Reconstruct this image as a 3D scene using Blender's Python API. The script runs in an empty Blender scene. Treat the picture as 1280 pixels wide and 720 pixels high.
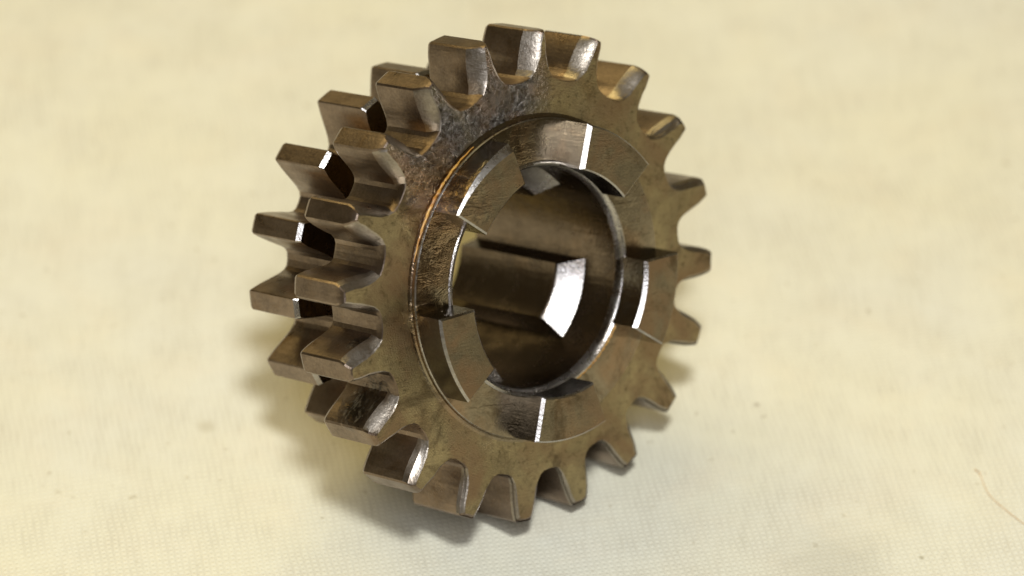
import bpy, bmesh, math, random
from mathutils import Vector, Matrix

S = 0.04                       # metres per gear tip radius
rnd = random.Random(11)
scene = bpy.context.scene
col = scene.collection

# ------------------------------------------------------------------ camera
GROT = Matrix(((0.745542, 0.003975, 0.666446),
               (0.582134, 0.482977, -0.654104),
               (-0.324478, 0.875624, 0.357766)))          # gear axes (z = bore axis) in the world
CROT = Matrix(((0.999829, -0.018499, 0.0),
               (0.01143, 0.617754, -0.786288),
               (0.014546, 0.786154, 0.61786)))
GC = Vector((0.0, 0.0, 1.0085)) * S                       # bore centre on the front face
CAM = GC + Vector((-0.08844562, -15.19310133, 11.88544359)) * S
cd = bpy.data.cameras.new('camera')
cam = bpy.data.objects.new('camera', cd); col.objects.link(cam)
m4 = CROT.to_4x4(); m4.translation = CAM
cam.matrix_world = m4
cd.sensor_width = 36.0
cd.lens = 36.0 * 6000 / 1280
cd.clip_start = 0.02; cd.clip_end = 20
cd.dof.use_dof = True
cd.dof.focus_distance = 18.98 * S
cd.dof.aperture_fstop = 12.0
cd.dof.aperture_blades = 7
scene.camera = cam

# ------------------------------------------------------------------ world, lamps, exposure
w = bpy.data.worlds.new('World'); scene.world = w; w.use_nodes = True
bg = w.node_tree.nodes['Background']
bg.inputs['Color'].default_value = (0.085, 0.067, 0.036, 1); bg.inputs['Strength'].default_value = 1.0

def area(name, az, el, dist, sx, sy, power, colour):
    l = bpy.data.lights.new(name, 'AREA'); l.shape = 'RECTANGLE'; l.size = sx; l.size_y = sy
    l.energy = power; l.color = colour
    o = bpy.data.objects.new(name, l); col.objects.link(o)
    a, e = math.radians(az), math.radians(el)
    d = Vector((math.cos(a)*math.cos(e), math.sin(a)*math.cos(e), math.sin(e)))
    o.location = Vector((0, 0, 0.03)) + d*dist
    o.rotation_euler = d.to_track_quat('Z', 'Y').to_euler()
    return o
area('flash', -84, 60, 1.10, 0.13, 0.13, 9.6, (0.94, 0.965, 1.0))
area('softbox_over_camera', -90, 42, 1.30, 0.47, 0.62, 6.0, (0.87, 0.895, 1.0))
area('warm_lamp_bounce', 118, 46, 1.35, 1.20, 0.88, 9.9, (1.0, 0.79, 0.35))
vs = scene.view_settings
vs.view_transform = 'Standard'; vs.look = 'None'; vs.exposure = 0.045; vs.gamma = 1.0
vs.use_curve_mapping = False

# ------------------------------------------------------------------ node helpers
class NT:
    def __init__(self, name):
        self.m = bpy.data.materials.new(name); self.m.use_nodes = True
        self.t = self.m.node_tree; self.bsdf = self.t.nodes['Principled BSDF']
    def n(self, typ, **kw):
        nd = self.t.nodes.new(typ)
        for k, v in kw.items(): setattr(nd, k, v)
        return nd
    def put(self, sock, v):
        if hasattr(v, 'links') or isinstance(v, bpy.types.NodeSocket): self.t.links.new(v, sock)
        else: sock.default_value = v
    def coord(self, scale=1/S, rot=(0, 0, 0), stretch=(1, 1, 1)):
        tc = self.n('ShaderNodeTexCoord'); mp = self.n('ShaderNodeMapping')
        mp.inputs['Scale'].default_value = [scale*q for q in stretch]; mp.inputs['Rotation'].default_value = rot
        self.t.links.new(tc.outputs['Object'], mp.inputs['Vector']); return mp.outputs[0]
    def noise(self, vec, scale, detail=4, rough=0.6, dist=0.0):
        nd = self.n('ShaderNodeTexNoise'); self.put(nd.inputs['Vector'], vec)
        nd.inputs['Scale'].default_value = scale; nd.inputs['Detail'].default_value = detail
        nd.inputs['Roughness'].default_value = rough; nd.inputs['Distortion'].default_value = dist
        return nd.outputs['Fac']
    def math(self, op, a, b=0.0, c=None, clamp=False):
        nd = self.n('ShaderNodeMath', operation=op, use_clamp=clamp)
        self.put(nd.inputs[0], a); self.put(nd.inputs[1], b)
        if c is not None: self.put(nd.inputs[2], c)
        return nd.outputs[0]
    def ramp(self, fac, lo, hi, a=0.0, b=1.0):
        nd = self.n('ShaderNodeMapRange'); nd.clamp = True
        self.put(nd.inputs[0], fac)
        for i, v in enumerate((lo, hi, a, b)): nd.inputs[i+1].default_value = v
        return nd.outputs[0]
    def mix(self, fac, a, b, mode='MIX'):
        nd = self.n('ShaderNodeMix', data_type='RGBA', blend_type=mode)
        self.put(nd.inputs[0], fac)
        self.put(nd.inputs[6], a if not isinstance(a, tuple) else (*a, 1)); self.put(nd.inputs[7], b if not isinstance(b, tuple) else (*b, 1))
        return nd.outputs[2]
    def bump(self, h, strength, dist, prev=None):
        nd = self.n('ShaderNodeBump'); nd.inputs['Strength'].default_value = strength
        nd.inputs['Distance'].default_value = dist; self.put(nd.inputs['Height'], h)
        if prev is not None: self.t.links.new(prev, nd.inputs['Normal'])
        return nd.outputs[0]
    def out(self, **kw):
        for k, v in kw.items():
            k = k.replace('_', ' ')
            self.put(self.bsdf.inputs[k], (*v, 1) if isinstance(v, tuple) and len(v) == 3 else v)
        return self.m

def steel(name, dark, light, rough, grain=60, grain_s=0.25, stretch=(1, 1, 1), line_s=0.0, oil=0.35, pits=0.0, grit=False, goo=False, speck=0.0, wet=False, turn=0.0):
    g = NT(name); v = g.coord()
    big = g.noise(v, 2.6, 6, 0.62, 0.4)
    mid = g.noise(v, 11, 5, 0.65)
    fine = g.noise(v, grain, 3, 0.6)
    lines = g.noise(g.coord(stretch=stretch), 46, 3, 0.55)
    c = g.mix(g.ramp(big, 0.34, 0.66), dark, light)
    c = g.mix(g.ramp(mid, 0.40, 0.72, 0.0, 0.55), c, tuple(q*0.55 for q in dark))
    c = g.mix(g.ramp(fine, 0.35, 0.7, 0.0, 0.35), c, tuple(min(1, q*1.35) for q in light))
    # oil: amber-brown film gathered in patches
    oilm = g.ramp(g.noise(v, 4.2, 7, 0.7, 0.8), 0.52, 0.66)
    oilm = g.math('MULTIPLY', oilm, oil)
    c = g.mix(oilm, c, (0.17, 0.095, 0.035))
    r = g.math('ADD', g.ramp(mid, 0.3, 0.7, rough-0.07, rough+0.1), g.math('MULTIPLY', oilm, -0.18))
    b = g.bump(fine, grain_s, 0.0004)
    def zone(r0, a0, z0, rad, amt, wob=0.5):
        d = g.n('ShaderNodeVectorMath', operation='DISTANCE'); g.put(d.inputs[0], v)
        d.inputs[1].default_value = (r0*math.cos(math.radians(a0)), r0*math.sin(math.radians(a0)), z0)
        dd = g.math('ADD', d.outputs['Value'], g.math('MULTIPLY', g.math('SUBTRACT', g.noise(v, 7, 5, 0.65), 0.5), rad*wob*2))
        return g.ramp(dd, rad*0.55, rad*1.1, amt, 0.0)
    if grit:      # scuffed, pitted grey patch with no oil left on it
        gz = g.math('MAXIMUM', zone(0.80, 106, 0, 0.29, 1.0), zone(0.82, 133, 0, 0.24, 0.95))
        sp = g.noise(v, 48, 4, 0.7)
        c = g.mix(gz, c, g.mix(g.ramp(sp, 0.42, 0.62), (0.050, 0.043, 0.037), (0.30, 0.275, 0.25)))
        r = g.math('ADD', r, g.math('MULTIPLY', gz, -0.10))
        b = g.bump(g.math('MULTIPLY', sp, gz), 1.0, 0.0011, b)
    if goo or grit:   # sticky amber-brown oil smeared on the collar
        oz = g.math('MAXIMUM', zone(0.67, 145, 0.02, 0.19, 1.0, 0.7), zone(0.60, -172, 0.03, 0.09, 0.8, 0.6))
        st = g.noise(g.coord(rot=(0, 0, math.radians(35)), stretch=(0.35, 1.4, 0.6)), 26, 4, 0.7, 0.8)
        c = g.mix(oz, c, g.mix(g.ramp(st, 0.40, 0.62), (0.075, 0.042, 0.016), (0.46, 0.33, 0.18)))
        b = g.bump(g.math('MULTIPLY', st, oz), 0.7, 0.0009, b)
        oilm = g.math('MAXIMUM', oilm, oz)
        r = g.math('ADD', r, g.math('MULTIPLY', oz, -0.08))
    if speck:
        sk = g.ramp(g.noise(v, 38, 3, 0.6), 0.56, 0.70, 0.0, speck)
        c = g.mix(sk, c, tuple(q*0.30 for q in dark))
        tint = g.ramp(g.noise(v, 3.4, 5, 0.6, 0.6), 0.46, 0.64, 0.0, 0.75)
        c = g.mix(tint, c, (0.30, 0.195, 0.115))
        stain = g.ramp(g.noise(v, 5.5, 6, 0.7, 1.0), 0.54, 0.68, 0.0, 0.75)
        c = g.mix(stain, c, (0.105, 0.075, 0.042))
    if wet:       # thick dark oil clinging to one tooth space
        wz = g.math('MAXIMUM', zone(0.90, -151, -0.13, 0.12, 1.0, 0.3), zone(0.88, -167, -0.05, 0.06, 0.8, 0.4))
        bl = g.noise(v, 17, 2, 0.5, 0.3)
        c = g.mix(wz, c, (0.030, 0.019, 0.009)); oilm = g.math('MAXIMUM', oilm, wz)
        b = g.bump(g.math('MULTIPLY', g.ramp(bl, 0.35, 0.7), wz), 0.6, 0.0010, b)
    if goo:       # drawn-out creases in the oil film between the dogs
        cr = g.noise(g.coord(rot=(0, 0, math.radians(-30)), stretch=(0.5, 1.3, 1)), 13, 3, 0.6, 1.6)
        cr = g.math('ABSOLUTE', g.math('SUBTRACT', cr, 0.5))
        cz = g.math('MAXIMUM', zone(0.55, 168, 0.03, 0.17, 1.0, 0.5), zone(0.55, 98, 0.03, 0.12, 0.7, 0.5))
        b = g.bump(g.math('MULTIPLY', g.ramp(cr, 0.0, 0.035), cz), 0.16, 0.0004, b)
    if line_s: b = g.bump(lines, line_s, 0.0004, b)
    b = g.bump(mid, 0.04, 0.0012, b)
    if turn:      # faint lathe turning rings
        sx = g.n('ShaderNodeSeparateXYZ'); g.put(sx.inputs[0], v)
        rr = g.math('SQRT', g.math('ADD', g.math('MULTIPLY', sx.outputs[0], sx.outputs[0]), g.math('MULTIPLY', sx.outputs[1], sx.outputs[1])))
        cv = g.n('ShaderNodeCombineXYZ'); g.put(cv.inputs[0], rr)
        b = g.bump(g.noise(cv.outputs[0], 130, 2, 0.6), turn, 0.0005, b)
        # straight handling scratches
        for ang in (24, -52):
            sc = g.noise(g.coord(rot=(0, 0, math.radians(ang)), stretch=(0.04, 1, 1)), 60, 2, 0.5)
            b = g.bump(g.ramp(sc, 0.66, 0.72), turn*1.2, 0.0002, b)
    if pits:
        pv = g.noise(v, 34, 4, 0.75, 0.6)
        b = g.bump(g.ramp(pv, 0.44, 0.6), pits, 0.0007, b)
    return g.out(Base_Color=c, Metallic=1.0, Roughness=r, Normal=b, Coat_Weight=g.math('MULTIPLY', oilm, 0.7), Coat_Roughness=0.18)

M_FACE = steel('grainy_brown_steel', (0.27, 0.216, 0.122), (0.50, 0.41, 0.235), 0.38, 150, 0.30, oil=0.40, grit=True, speck=0.6, turn=0.10)
M_FLANK = steel('ground_tooth_steel', (0.155, 0.116, 0.085), (0.27, 0.210, 0.165), 0.34, 90, 0.10, (1, 1, 0.06), 0.12, 0.40, wet=True)
M_WORN = steel('chipped_bare_steel', (0.26, 0.222, 0.175), (0.42, 0.375, 0.315), 0.35, 110, 0.12, (1, 1, 0.2), 0.10, 0.40, pits=0.04)
M_DOG = steel('machined_dog_steel', (0.185, 0.155, 0.102), (0.30, 0.253, 0.170), 0.34, 150, 0.25, (0.15, 1, 1), 0.06, 0.25, goo=True, speck=0.35, turn=0.08)
M_WALL = steel('smooth_clutch_steel', (0.155, 0.138, 0.115), (0.235, 0.215, 0.190), 0.18, 110, 0.06, (1, 1, 0.2), 0.05, 0.30, goo=True, turn=0.05)
M_FLOOR = steel('oiled_collar_steel', (0.20, 0.165, 0.112), (0.30, 0.255, 0.185), 0.22, 110, 0.08, (1, 1, 0.2), 0.05, 0.35, goo=True, speck=0.25, turn=0.06)
M_EDGE = steel('polished_edge_steel', (0.30, 0.275, 0.245), (0.50, 0.475, 0.44), 0.28, 90, 0.2, oil=0.5)
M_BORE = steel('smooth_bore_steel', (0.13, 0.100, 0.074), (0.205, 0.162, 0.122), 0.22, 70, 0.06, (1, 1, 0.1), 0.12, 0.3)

def amber():
    g = NT('amber_oil'); v = g.coord()
    return g.out(Base_Color=g.mix(g.ramp(g.noise(v, 14, 3), 0.4, 0.65), (0.42, 0.17, 0.02), (0.75, 0.42, 0.10)), Roughness=0.12,
                 Transmission_Weight=0.25, IOR=1.47, Coat_Weight=0.6)
M_OIL = amber()

# ------------------------------------------------------------------ the cloth
def cloth_material():
    g = NT('cream_woven_cotton')
    v = g.coord(1.0, (0, 0, math.radians(33)))
    warp = g.n('ShaderNodeVectorMath', operation='ADD'); g.put(warp.inputs[0], v)
    nz = g.n('ShaderNodeTexNoise'); g.put(nz.inputs['Vector'], v); nz.inputs['Scale'].default_value = 110; nz.inputs['Detail'].default_value = 2
    sc = g.n('ShaderNodeVectorMath', operation='SCALE'); g.put(sc.inputs[0], nz.outputs['Color']); sc.inputs['Scale'].default_value = 0.0011
    g.put(warp.inputs[1], sc.outputs[0])
    sp = g.n('ShaderNodeSeparateXYZ'); g.put(sp.inputs[0], warp.outputs[0])
    k = math.pi/0.00076
    X = g.math('MULTIPLY', sp.outputs[0], k); Y = g.math('MULTIPLY', sp.outputs[1], k)
    sx, sy = g.math('SINE', X), g.math('SINE', Y)
    # plain weave: over-under phase flips every thread
    ov = g.math('MULTIPLY', sx, sy)
    th = g.math('MAXIMUM', g.math('ABSOLUTE', sx), g.math('ABSOLUTE', sy))
    hgt = g.math('ADD', g.math('MULTIPLY', ov, 0.35), g.math('MULTIPLY', th, 0.8))
    slub = g.noise(g.coord(1.0, (0, 0, math.radians(33)), (1, 0.12, 1)), 900, 2)
    hgt = g.math('ADD', hgt, g.math('MULTIPLY', slub, 1.1))
    v0 = g.coord(1.0)
    blot = g.noise(v0, 16, 5, 0.6); blot2 = g.noise(v0, 55, 4, 0.6, 0.5)
    c = g.mix(g.ramp(blot, 0.36, 0.66), (0.735, 0.70, 0.515), (0.715, 0.695, 0.56))
    c = g.mix(g.ramp(blot2, 0.5, 0.75, 0, 0.22), c, (0.74, 0.62, 0.42))
    c = g.mix(g.math('MULTIPLY', g.ramp(hgt, 0.85, 1.6, 0.55, 0.0), g.ramp(g.noise(v0, 70, 4, 0.65), 0.35, 0.65, 0.15, 1.0)), c, (0.50, 0.46, 0.34))
    sps = g.noise(v0, 420, 2, 0.5)
    c = g.mix(g.ramp(sps, 0.70, 0.76, 0, 0.5), c, (0.42, 0.36, 0.22))
    def spot(c, x, y, r, colr, amt):
        d = g.n('ShaderNodeVectorMath', operation='DISTANCE'); g.put(d.inputs[0], v0); d.inputs[1].default_value = (x, y, 0)
        dd = g.math('ADD', d.outputs['Value'], g.math('MULTIPLY', g.math('SUBTRACT', g.noise(v0, 300, 3), 0.5), r*0.9))
        return g.mix(g.ramp(dd, r*0.35, r*1.25, amt, 0), c, colr)
    for args in SPOTS: c = spot(c, *args)
    b = g.bump(hgt, 0.5, 0.0002)
    b = g.bump(blot2, 0.06, 0.004, b)
    return g.out(Base_Color=c, Roughness=0.92, Normal=b, Sheen_Weight=0.15, Sheen_Roughness=0.5)

def ground_at(px, py):
    d = CROT @ Vector(((px-640)/6000, (360-py)/6000, -1.0))
    t = -CAM.z/d.z
    return CAM + d*t
p1, p2, p3, p4 = ground_at(257, 532), ground_at(1040, 705), ground_at(946, 506), ground_at(1152, 697)
SPOTS = [(p1.x, p1.y, 0.0018, (0.50, 0.45, 0.30), 0.55), (p2.x, p2.y, 0.0095, (0.46, 0.44, 0.35), 0.42),
         (p3.x, p3.y, 0.0006, (0.30, 0.25, 0.16), 0.6), (p4.x, p4.y, 0.0005, (0.30, 0.26, 0.14), 0.6)]

def link(name, bm, mats, parent=None, smooth=30, loc=None):
    me = bpy.data.meshes.new(name)
    bmesh.ops.recalc_face_normals(bm, faces=bm.faces)
    bm.to_mesh(me); bm.free()
    for m in (mats if isinstance(mats, (list, tuple)) else [mats]): me.materials.append(m)
    if smooth:
        for p in me.polygons: p.use_smooth = True
        me.set_sharp_from_angle(angle=math.radians(smooth))
    o = bpy.data.objects.new(name, me); col.objects.link(o)
    o.parent = parent
    if loc is not None: o.location = loc
    return o

bm = bmesh.new()
N = 320; HX, Y0, Y1 = 0.60, -0.30, 0.62
CONTACTS = []
for r_, th_, z_ in [(1.0, 1.551185-9*math.pi/10, -0.313), (0.8, 2.126358+7*math.pi/8, -0.851), (0.8, 2.126358+8*math.pi/8, -0.851)]:
    q_ = GC + (GROT @ Vector((r_*math.cos(th_), r_*math.sin(th_), z_)))*S
    CONTACTS.append((q_.x, q_.y))
def cloth_z(x, y):
    r = math.hypot(x, y-0.01)
    k = min(1, max(0, (r-0.05)/0.06))
    dent = sum(-0.0015*math.exp(-((x-cx)**2+(y-cy)**2)/0.006**2) for cx, cy in CONTACTS)
    return k*(0.0011*math.sin(x*31+y*17+1.0)+0.0009*math.sin(x*-19+y*37+2.2)+0.0006*math.sin(x*70+y*23)) - 0.0004*k + dent
grid = [[bm.verts.new((-HX+2*HX*i/N, Y0+(Y1-Y0)*j/N, cloth_z(-HX+2*HX*i/N, Y0+(Y1-Y0)*j/N))) for i in range(N+1)] for j in range(N+1)]
for j in range(N):
    for i in range(N):
        bm.faces.new((grid[j][i], grid[j][i+1], grid[j+1][i+1], grid[j+1][i]))
cloth = link('ground_cloth', bm, cloth_material(), smooth=80)
cloth['kind'] = 'structure'

# ------------------------------------------------------------------ the gear
OFF = GROT.inverted() @ (GC - Vector((0.0, 0.0, 0.0)))     # gear centre seen from the base empty, in gear axes
gear = bpy.data.objects.new('cluster_gear', None); col.objects.link(gear)
gear.matrix_world = GROT.to_4x4()
gear['label'] = 'oily brown steel two-row cluster gear standing tilted on the cream cloth'
gear['category'] = 'gear'

def P(r, a, z): return Vector((r*math.cos(a)*S, r*math.sin(a)*S, z*S))
D2R = math.radians

def lathe(bm, prof, n=160, a0=0.0, a1=2*math.pi, mat=0, mats=None):
    closed = abs(a1-a0-2*math.pi) < 1e-6
    cols = n if closed else n+1
    ring = [[bm.verts.new(P(r, a0+(a1-a0)*i/n, z)) for i in range(cols)] for r, z in prof]
    for j in range(len(prof)-1):
        for i in range(n):
            k = (i+1) % cols
            f = bm.faces.new((ring[j][i], ring[j][k], ring[j+1][k], ring[j+1][i]))
            f.material_index = mats[j] if mats else mat
    return ring

def tooth_sector(name, ac, half, prof, rin, levels, parent, mats, facet, fsel, narc=6):
    """One tooth with its share of the rim. prof: (r, phi) half profile from valley middle to tip middle.
    levels: list of (z, shape function (r, phi, side) -> (r, phi)); facet: set of level gaps that are end chamfers."""
    bm = bmesh.new()
    full = [(r, -ph, -1) for r, ph in prof] + [(r, ph, 1) for r, ph in reversed(prof[:-1])]
    rings = []
    for z, fn in levels:
        row = []
        for r, ph, sd in full:
            r2, p2 = fn(r, ph, sd)
            row.append(bm.verts.new(P(r2, ac+p2, z)))
        rings.append(row)
    nf = len(full)
    for j in range(len(levels)-1):
        for i in range(nf-1):
            f = bm.faces.new((rings[j][i], rings[j][i+1], rings[j+1][i+1], rings[j+1][i]))
            rm = 0.5*(full[i][0]+full[i+1][0])
            f.material_index = 2 if (j in facet and fsel(rm)) else 1
    for row, z in ((rings[0], levels[0][0]), (rings[-1], levels[-1][0])):
        arc = [bm.verts.new(P(rin, ac+half*(1-2*i/narc), z)) for i in range(narc+1)]
        f = bm.faces.new(list(row)+arc); f.material_index = 0
    return link(name, bm, mats, parent, smooth=19)

# -- front gear: 20 teeth, tip radius 1
TH0 = 1.551185; W1 = 0.313
fp = [(0.806, 9.0), (0.808, 6.9), (0.818, 5.75), (0.842, 4.95), (0.88, 4.55), (0.92, 4.02), (0.955, 3.48), (0.981, 2.95), (0.994, 2.6), (1.0, 2.15), (1.0, 0.0)]
fp = [(r, D2R(a)) for r, a in fp]
bm = bmesh.new()
lathe(bm, [(0.74, 0.0), (0.668, 0.0)])
lathe(bm, [(0.74, -W1), (0.57, -W1)])
front_gear = link('front_gear', bm, M_FACE, gear, 30, OFF)
KC = [(.50, .46), (.44, .38), (.38, .30), (.32, .20), (.22, .12), (.10, .05), (.06, .05), (.05, .05), (.05, .05), (.05, .06),
      (.05, .08), (.05, .16), (.10, .30), (.12, .36), (.14, .38), (.18, .34), (.32, .36), (.30, .36), (.44, .44), (.50, .46)]   # end chamfer (counter-clockwise, clockwise)
for k in range(20):
    ac = TH0 - k*math.pi/10
    c = 0.012+0.115*max(KC[k])+rnd.uniform(-.004, .004)
    kp = {1: KC[k][0]*1.3+rnd.uniform(-.03, .03), -1: KC[k][1]*1.3+rnd.uniform(-.03, .03)}
    jit = {}
    for i in range(120): jit[i] = rnd.uniform(-1, 1)
    def inset(b, q=0.0, c=c, kp=kp, jit=jit):
        def fn(r, ph, sd):
            t = min(1, max(0, (r-0.815)/0.06))
            tc = 0.62*min(1, max(0, (r-0.809)/0.014))+0.38*min(1, max(0, (r-0.842)/0.08))
            p2 = ph*(1-q*kp[sd]*tc)
            p2 -= math.copysign(b/r*t*0.8, ph) if abs(ph) > 1e-6 else 0
            j = jit[int(abs(ph)*300) + (60 if sd > 0 else 0)] if q else 0
            return r-b*(1.0 if t == 1 else 0.45)+0.0035*j*t*q, p2+0.0030*j*t*q
        return fn
    rb = 0.026
    lv = [(-W1, inset(rb)), (-W1+rb*0.3, inset(rb*0.3)), (-W1+rb, inset(0)), (-c, inset(0)), (-c*0.5, inset(0.001, 0.5)), (-0.016, inset(0.003, 0.85)), (-0.004, inset(0.009, 0.97)), (0.0, inset(0.015, 1.0))]
    tooth_sector('tooth', ac, D2R(9), fp, 0.74, lv, front_gear, (M_FACE, M_FLANK, M_WORN), {3, 4, 5, 6}, lambda r: 0.815 < r < 0.995)

# -- rear gear: 16 teeth, tip radius 0.8
TH2 = 2.126358; ZF, ZR = -0.540, -0.851
rp = [(0.600, 11.25), (0.603, 8.7), (0.614, 7.3), (0.640, 6.35), (0.675, 5.6), (0.715, 4.8), (0.75, 4.1), (0.784, 3.35), (0.796, 3.05), (0.80, 2.7), (0.80, 0.0)]
rp = [(r, D2R(a)) for r, a in rp]
bm = bmesh.new()
lathe(bm, [(0.57, ZF), (0.585, ZF)])
lathe(bm, [(0.575, ZR), (0.54, ZR), (0.53, -0.88), (0.475, -0.88)])
rear_gear = link('rear_gear', bm, M_FACE, gear, 30, OFF)
for k in range(16):
    ac = TH2 + k*math.pi/8
    def inset(b, q=1.0):
        def fn(r, ph, sd):
            t = min(1, max(0, (r-0.61)/0.05))*q
            return r-b*(1 if r > 0.78 else q), ph-(math.copysign(b/r*t*0.8, ph) if abs(ph) > 1e-6 else 0)
        return fn
    rb = 0.022
    lv = [(ZR, inset(rb)), (ZR+rb*0.3, inset(rb*0.3)), (ZR+rb, inset(0)), (ZF-0.016, inset(0)), (ZF, inset(0.015, 0.3))]
    tooth_sector('tooth', ac, D2R(11.25), rp, 0.575, lv, rear_gear, (M_BORE, M_FLANK, M_EDGE), {3}, lambda r: r > 0.79)

# -- clutch collar: low boss with five dogs
bm = bmesh.new()
lathe(bm, [(0.668, 0.0), (0.658, 0.002), (0.653, 0.008), (0.6515, 0.021), (0.6475, 0.0265), (0.642, 0.028), (0.481, 0.028)], 200, mats=[0, 0, 0, 1, 0, 0])
collar = link('clutch_collar', bm, (M_FLOOR, M_EDGE), gear, 30, OFF)
ZB, ZT = 0.020, 0.165
def dog(ac, span, co, ci, cl, cr):
    """chamfers: outer edge (value at clockwise end, at counter-clockwise end), inner, counter-clockwise, clockwise"""
    bm = bmesh.new(); n = 14; ri, ro = 0.462, 0.645; h = D2R(span)/2
    def row(z, f):
        pts = []
        for i in range(n+1):
            t = i/n; c0 = co[0]+(co[1]-co[0])*t
            pts.append((ro-f*c0, ac-h+f*cr/ro+(2*h-f*(cr+cl)/ro)*t))
        for i in range(n+1):
            t = 1-i/n
            pts.append((ri+f*ci, ac-h+f*cr/ri+(2*h-f*(cr+cl)/ri)*t))
        return pts, z
    cm = max(co[0], co[1], ci, cl, cr)
    rows = []
    for z, f in ((ZB, 0), (None, 0), (ZT, 1)):
        pts, _ = row(0, f)
        vs_ = []
        for i, (r, a) in enumerate(pts):
            t = i/n if i <= n else 1-(i-n-1)/n
            edge = (co[0]+(co[1]-co[0])*t) if i <= n else ci
            if i in (0, 2*n+1): edge = max(edge, cr)
            if i in (n, n+1): edge = max(edge, cl)
            zz = z if z is not None else ZT-edge*0.95
            vs_.append(bm.verts.new(P(r, a, zz)))
        rows.append(vs_)
    L = len(rows[0])
    for j in range(2):
        for i in range(L):
            k = (i+1) % L
            f = bm.faces.new((rows[j][i], rows[j][k], rows[j+1][k], rows[j+1][i])); f.material_index = 1 if j == 1 else 0
    for i in range(n):
        bm.faces.new((rows[2][i], rows[2][i+1], rows[2][L-2-i], rows[2][L-1-i])).material_index = 2
    return link('clutch_dog', bm, (M_WALL, M_EDGE, M_DOG), collar, 25)
for k, ch in enumerate((((.008, .008), .014, .007, .006),      # right
                        ((.007, .007), .006, .016, .007),      # top
                        ((.030, .007), .007, .007, .008),      # upper left
                        ((.010, .009), .007, .007, .008),      # lower left
                        ((.007, .007), .007, .006, .012))):    # bottom
    dog(D2R(-11.0+72*k), 34.5, *ch)

# -- hub: bore, groove between the two rows
bm = bmesh.new()
lathe(bm, [(0.57, -W1), (0.57, ZF)])
lathe(bm, [(0.450, -0.008), (0.450, -0.868), (0.462, -0.88), (0.475, -0.88)], 200)
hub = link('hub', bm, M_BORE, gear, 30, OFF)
bm = bmesh.new()
lathe(bm, [(0.481, 0.028), (0.476, 0.034), (0.470, 0.035), (0.460, 0.028), (0.453, 0.010), (0.450, -0.008)], 200)
link('bore_rim', bm, M_EDGE, hub, 40)
for k in range(4):
    bm = bmesh.new(); ac = D2R(-20+90*k); h = D2R(22); n = 10
    rows = []
    for r, z in ((0.453, -0.187), (0.366, -0.262), (0.360, -0.272), (0.360, -0.86), (0.453, -0.866)):
        hh = h*0.45/max(r, 0.36)*(0.68 if r < 0.4 else 1.0)
        rows.append([bm.verts.new(P(r, ac-hh+2*hh*i/n, z)) for i in range(n+1)])
    for j in range(4):
        for i in range(n):
            f = bm.faces.new((rows[j][i], rows[j][i+1], rows[j+1][i+1], rows[j+1][i])); f.material_index = 1 if j == 0 else 0
    bm.faces.new([r[0] for r in rows]); bm.faces.new([r[-1] for r in reversed(rows)])
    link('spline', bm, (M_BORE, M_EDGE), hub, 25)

# -- oil: amber streak along the collar step and beads on the bore rim
def tube(bm, pts, rads, n=8):
    rings = []
    for i, p in enumerate(pts):
        t = (pts[min(i+1, len(pts)-1)]-pts[max(i-1, 0)]).normalized()
        u = t.orthogonal().normalized(); v = t.cross(u)
        rings.append([bm.verts.new(p+(u*math.cos(2*math.pi*k/n)+v*math.sin(2*math.pi*k/n))*rads[i]) for k in range(n)])
    for a, b in zip(rings, rings[1:]):
        for k in range(n): bm.faces.new((a[k], a[(k+1) % n], b[(k+1) % n], b[k]))
    bm.faces.new(rings[0]); bm.faces.new(rings[-1])
bm = bmesh.new()
A = [D2R(122+i*0.8) for i in range(60)]
tube(bm, [P(0.657+0.0012*math.sin(i*0.9), a, 0.010) for i, a in enumerate(A)],
     [S*(0.002+0.006*math.sin(math.pi*i/59)*(0.75+0.25*math.sin(i*1.7))) for i in range(60)])
link('oil_streak', bm, M_OIL, collar, 60)
bm = bmesh.new()
A = [D2R(-66+i*0.8) for i in range(90)]
tube(bm, [P(0.482+0.002*math.sin(i*1.3), a, 0.030) for i, a in enumerate(A)],
     [S*(0.0015+0.0065*math.sin(math.pi*i/89)*(0.6+0.4*math.sin(i*2.1))) for i in range(90)])
link('oil_streak', bm, M_OIL, hub, 60)

# ------------------------------------------------------------------ loose fibre on the cloth
px = [(1218, 587), (1224, 591), (1229, 602), (1234, 614), (1241, 623), (1251, 631), (1262, 640), (1274, 649), (1288, 658), (1301, 664)]
pts = [ground_at(*q) for q in px]
fine = []
for i in range(len(pts)-1):
    p0, p1_, p2_, p3_ = pts[max(i-1, 0)], pts[i], pts[i+1], pts[min(i+2, len(pts)-1)]
    for s in range(5):
        t = s/5
        q = 0.5*((2*p1_)+(p2_-p0)*t+(2*p0-5*p1_+4*p2_-p3_)*t*t+(3*p1_-p0-3*p2_+p3_)*t**3)
        fine.append(Vector((q.x, q.y, cloth_z(q.x, q.y)+0.00017+0.00006*math.sin(i*2+s*0.6))))
bm = bmesh.new()
tube(bm, fine, [0.00006 if i > 6 else 0.00010 for i in range(len(fine))], 6)
g = NT('tan_fibre')
fm = g.out(Base_Color=g.mix(g.ramp(g.noise(g.coord(), 20, 2), 0.4, 0.6), (0.58, 0.38, 0.19), (0.68, 0.50, 0.29)), Roughness=0.7)
fib = link('fibre', bm, fm, None, 60)
fib['label'] = 'thin curved orange-tan fibre lying loose on the cream cloth'
fib['category'] = 'fibre'
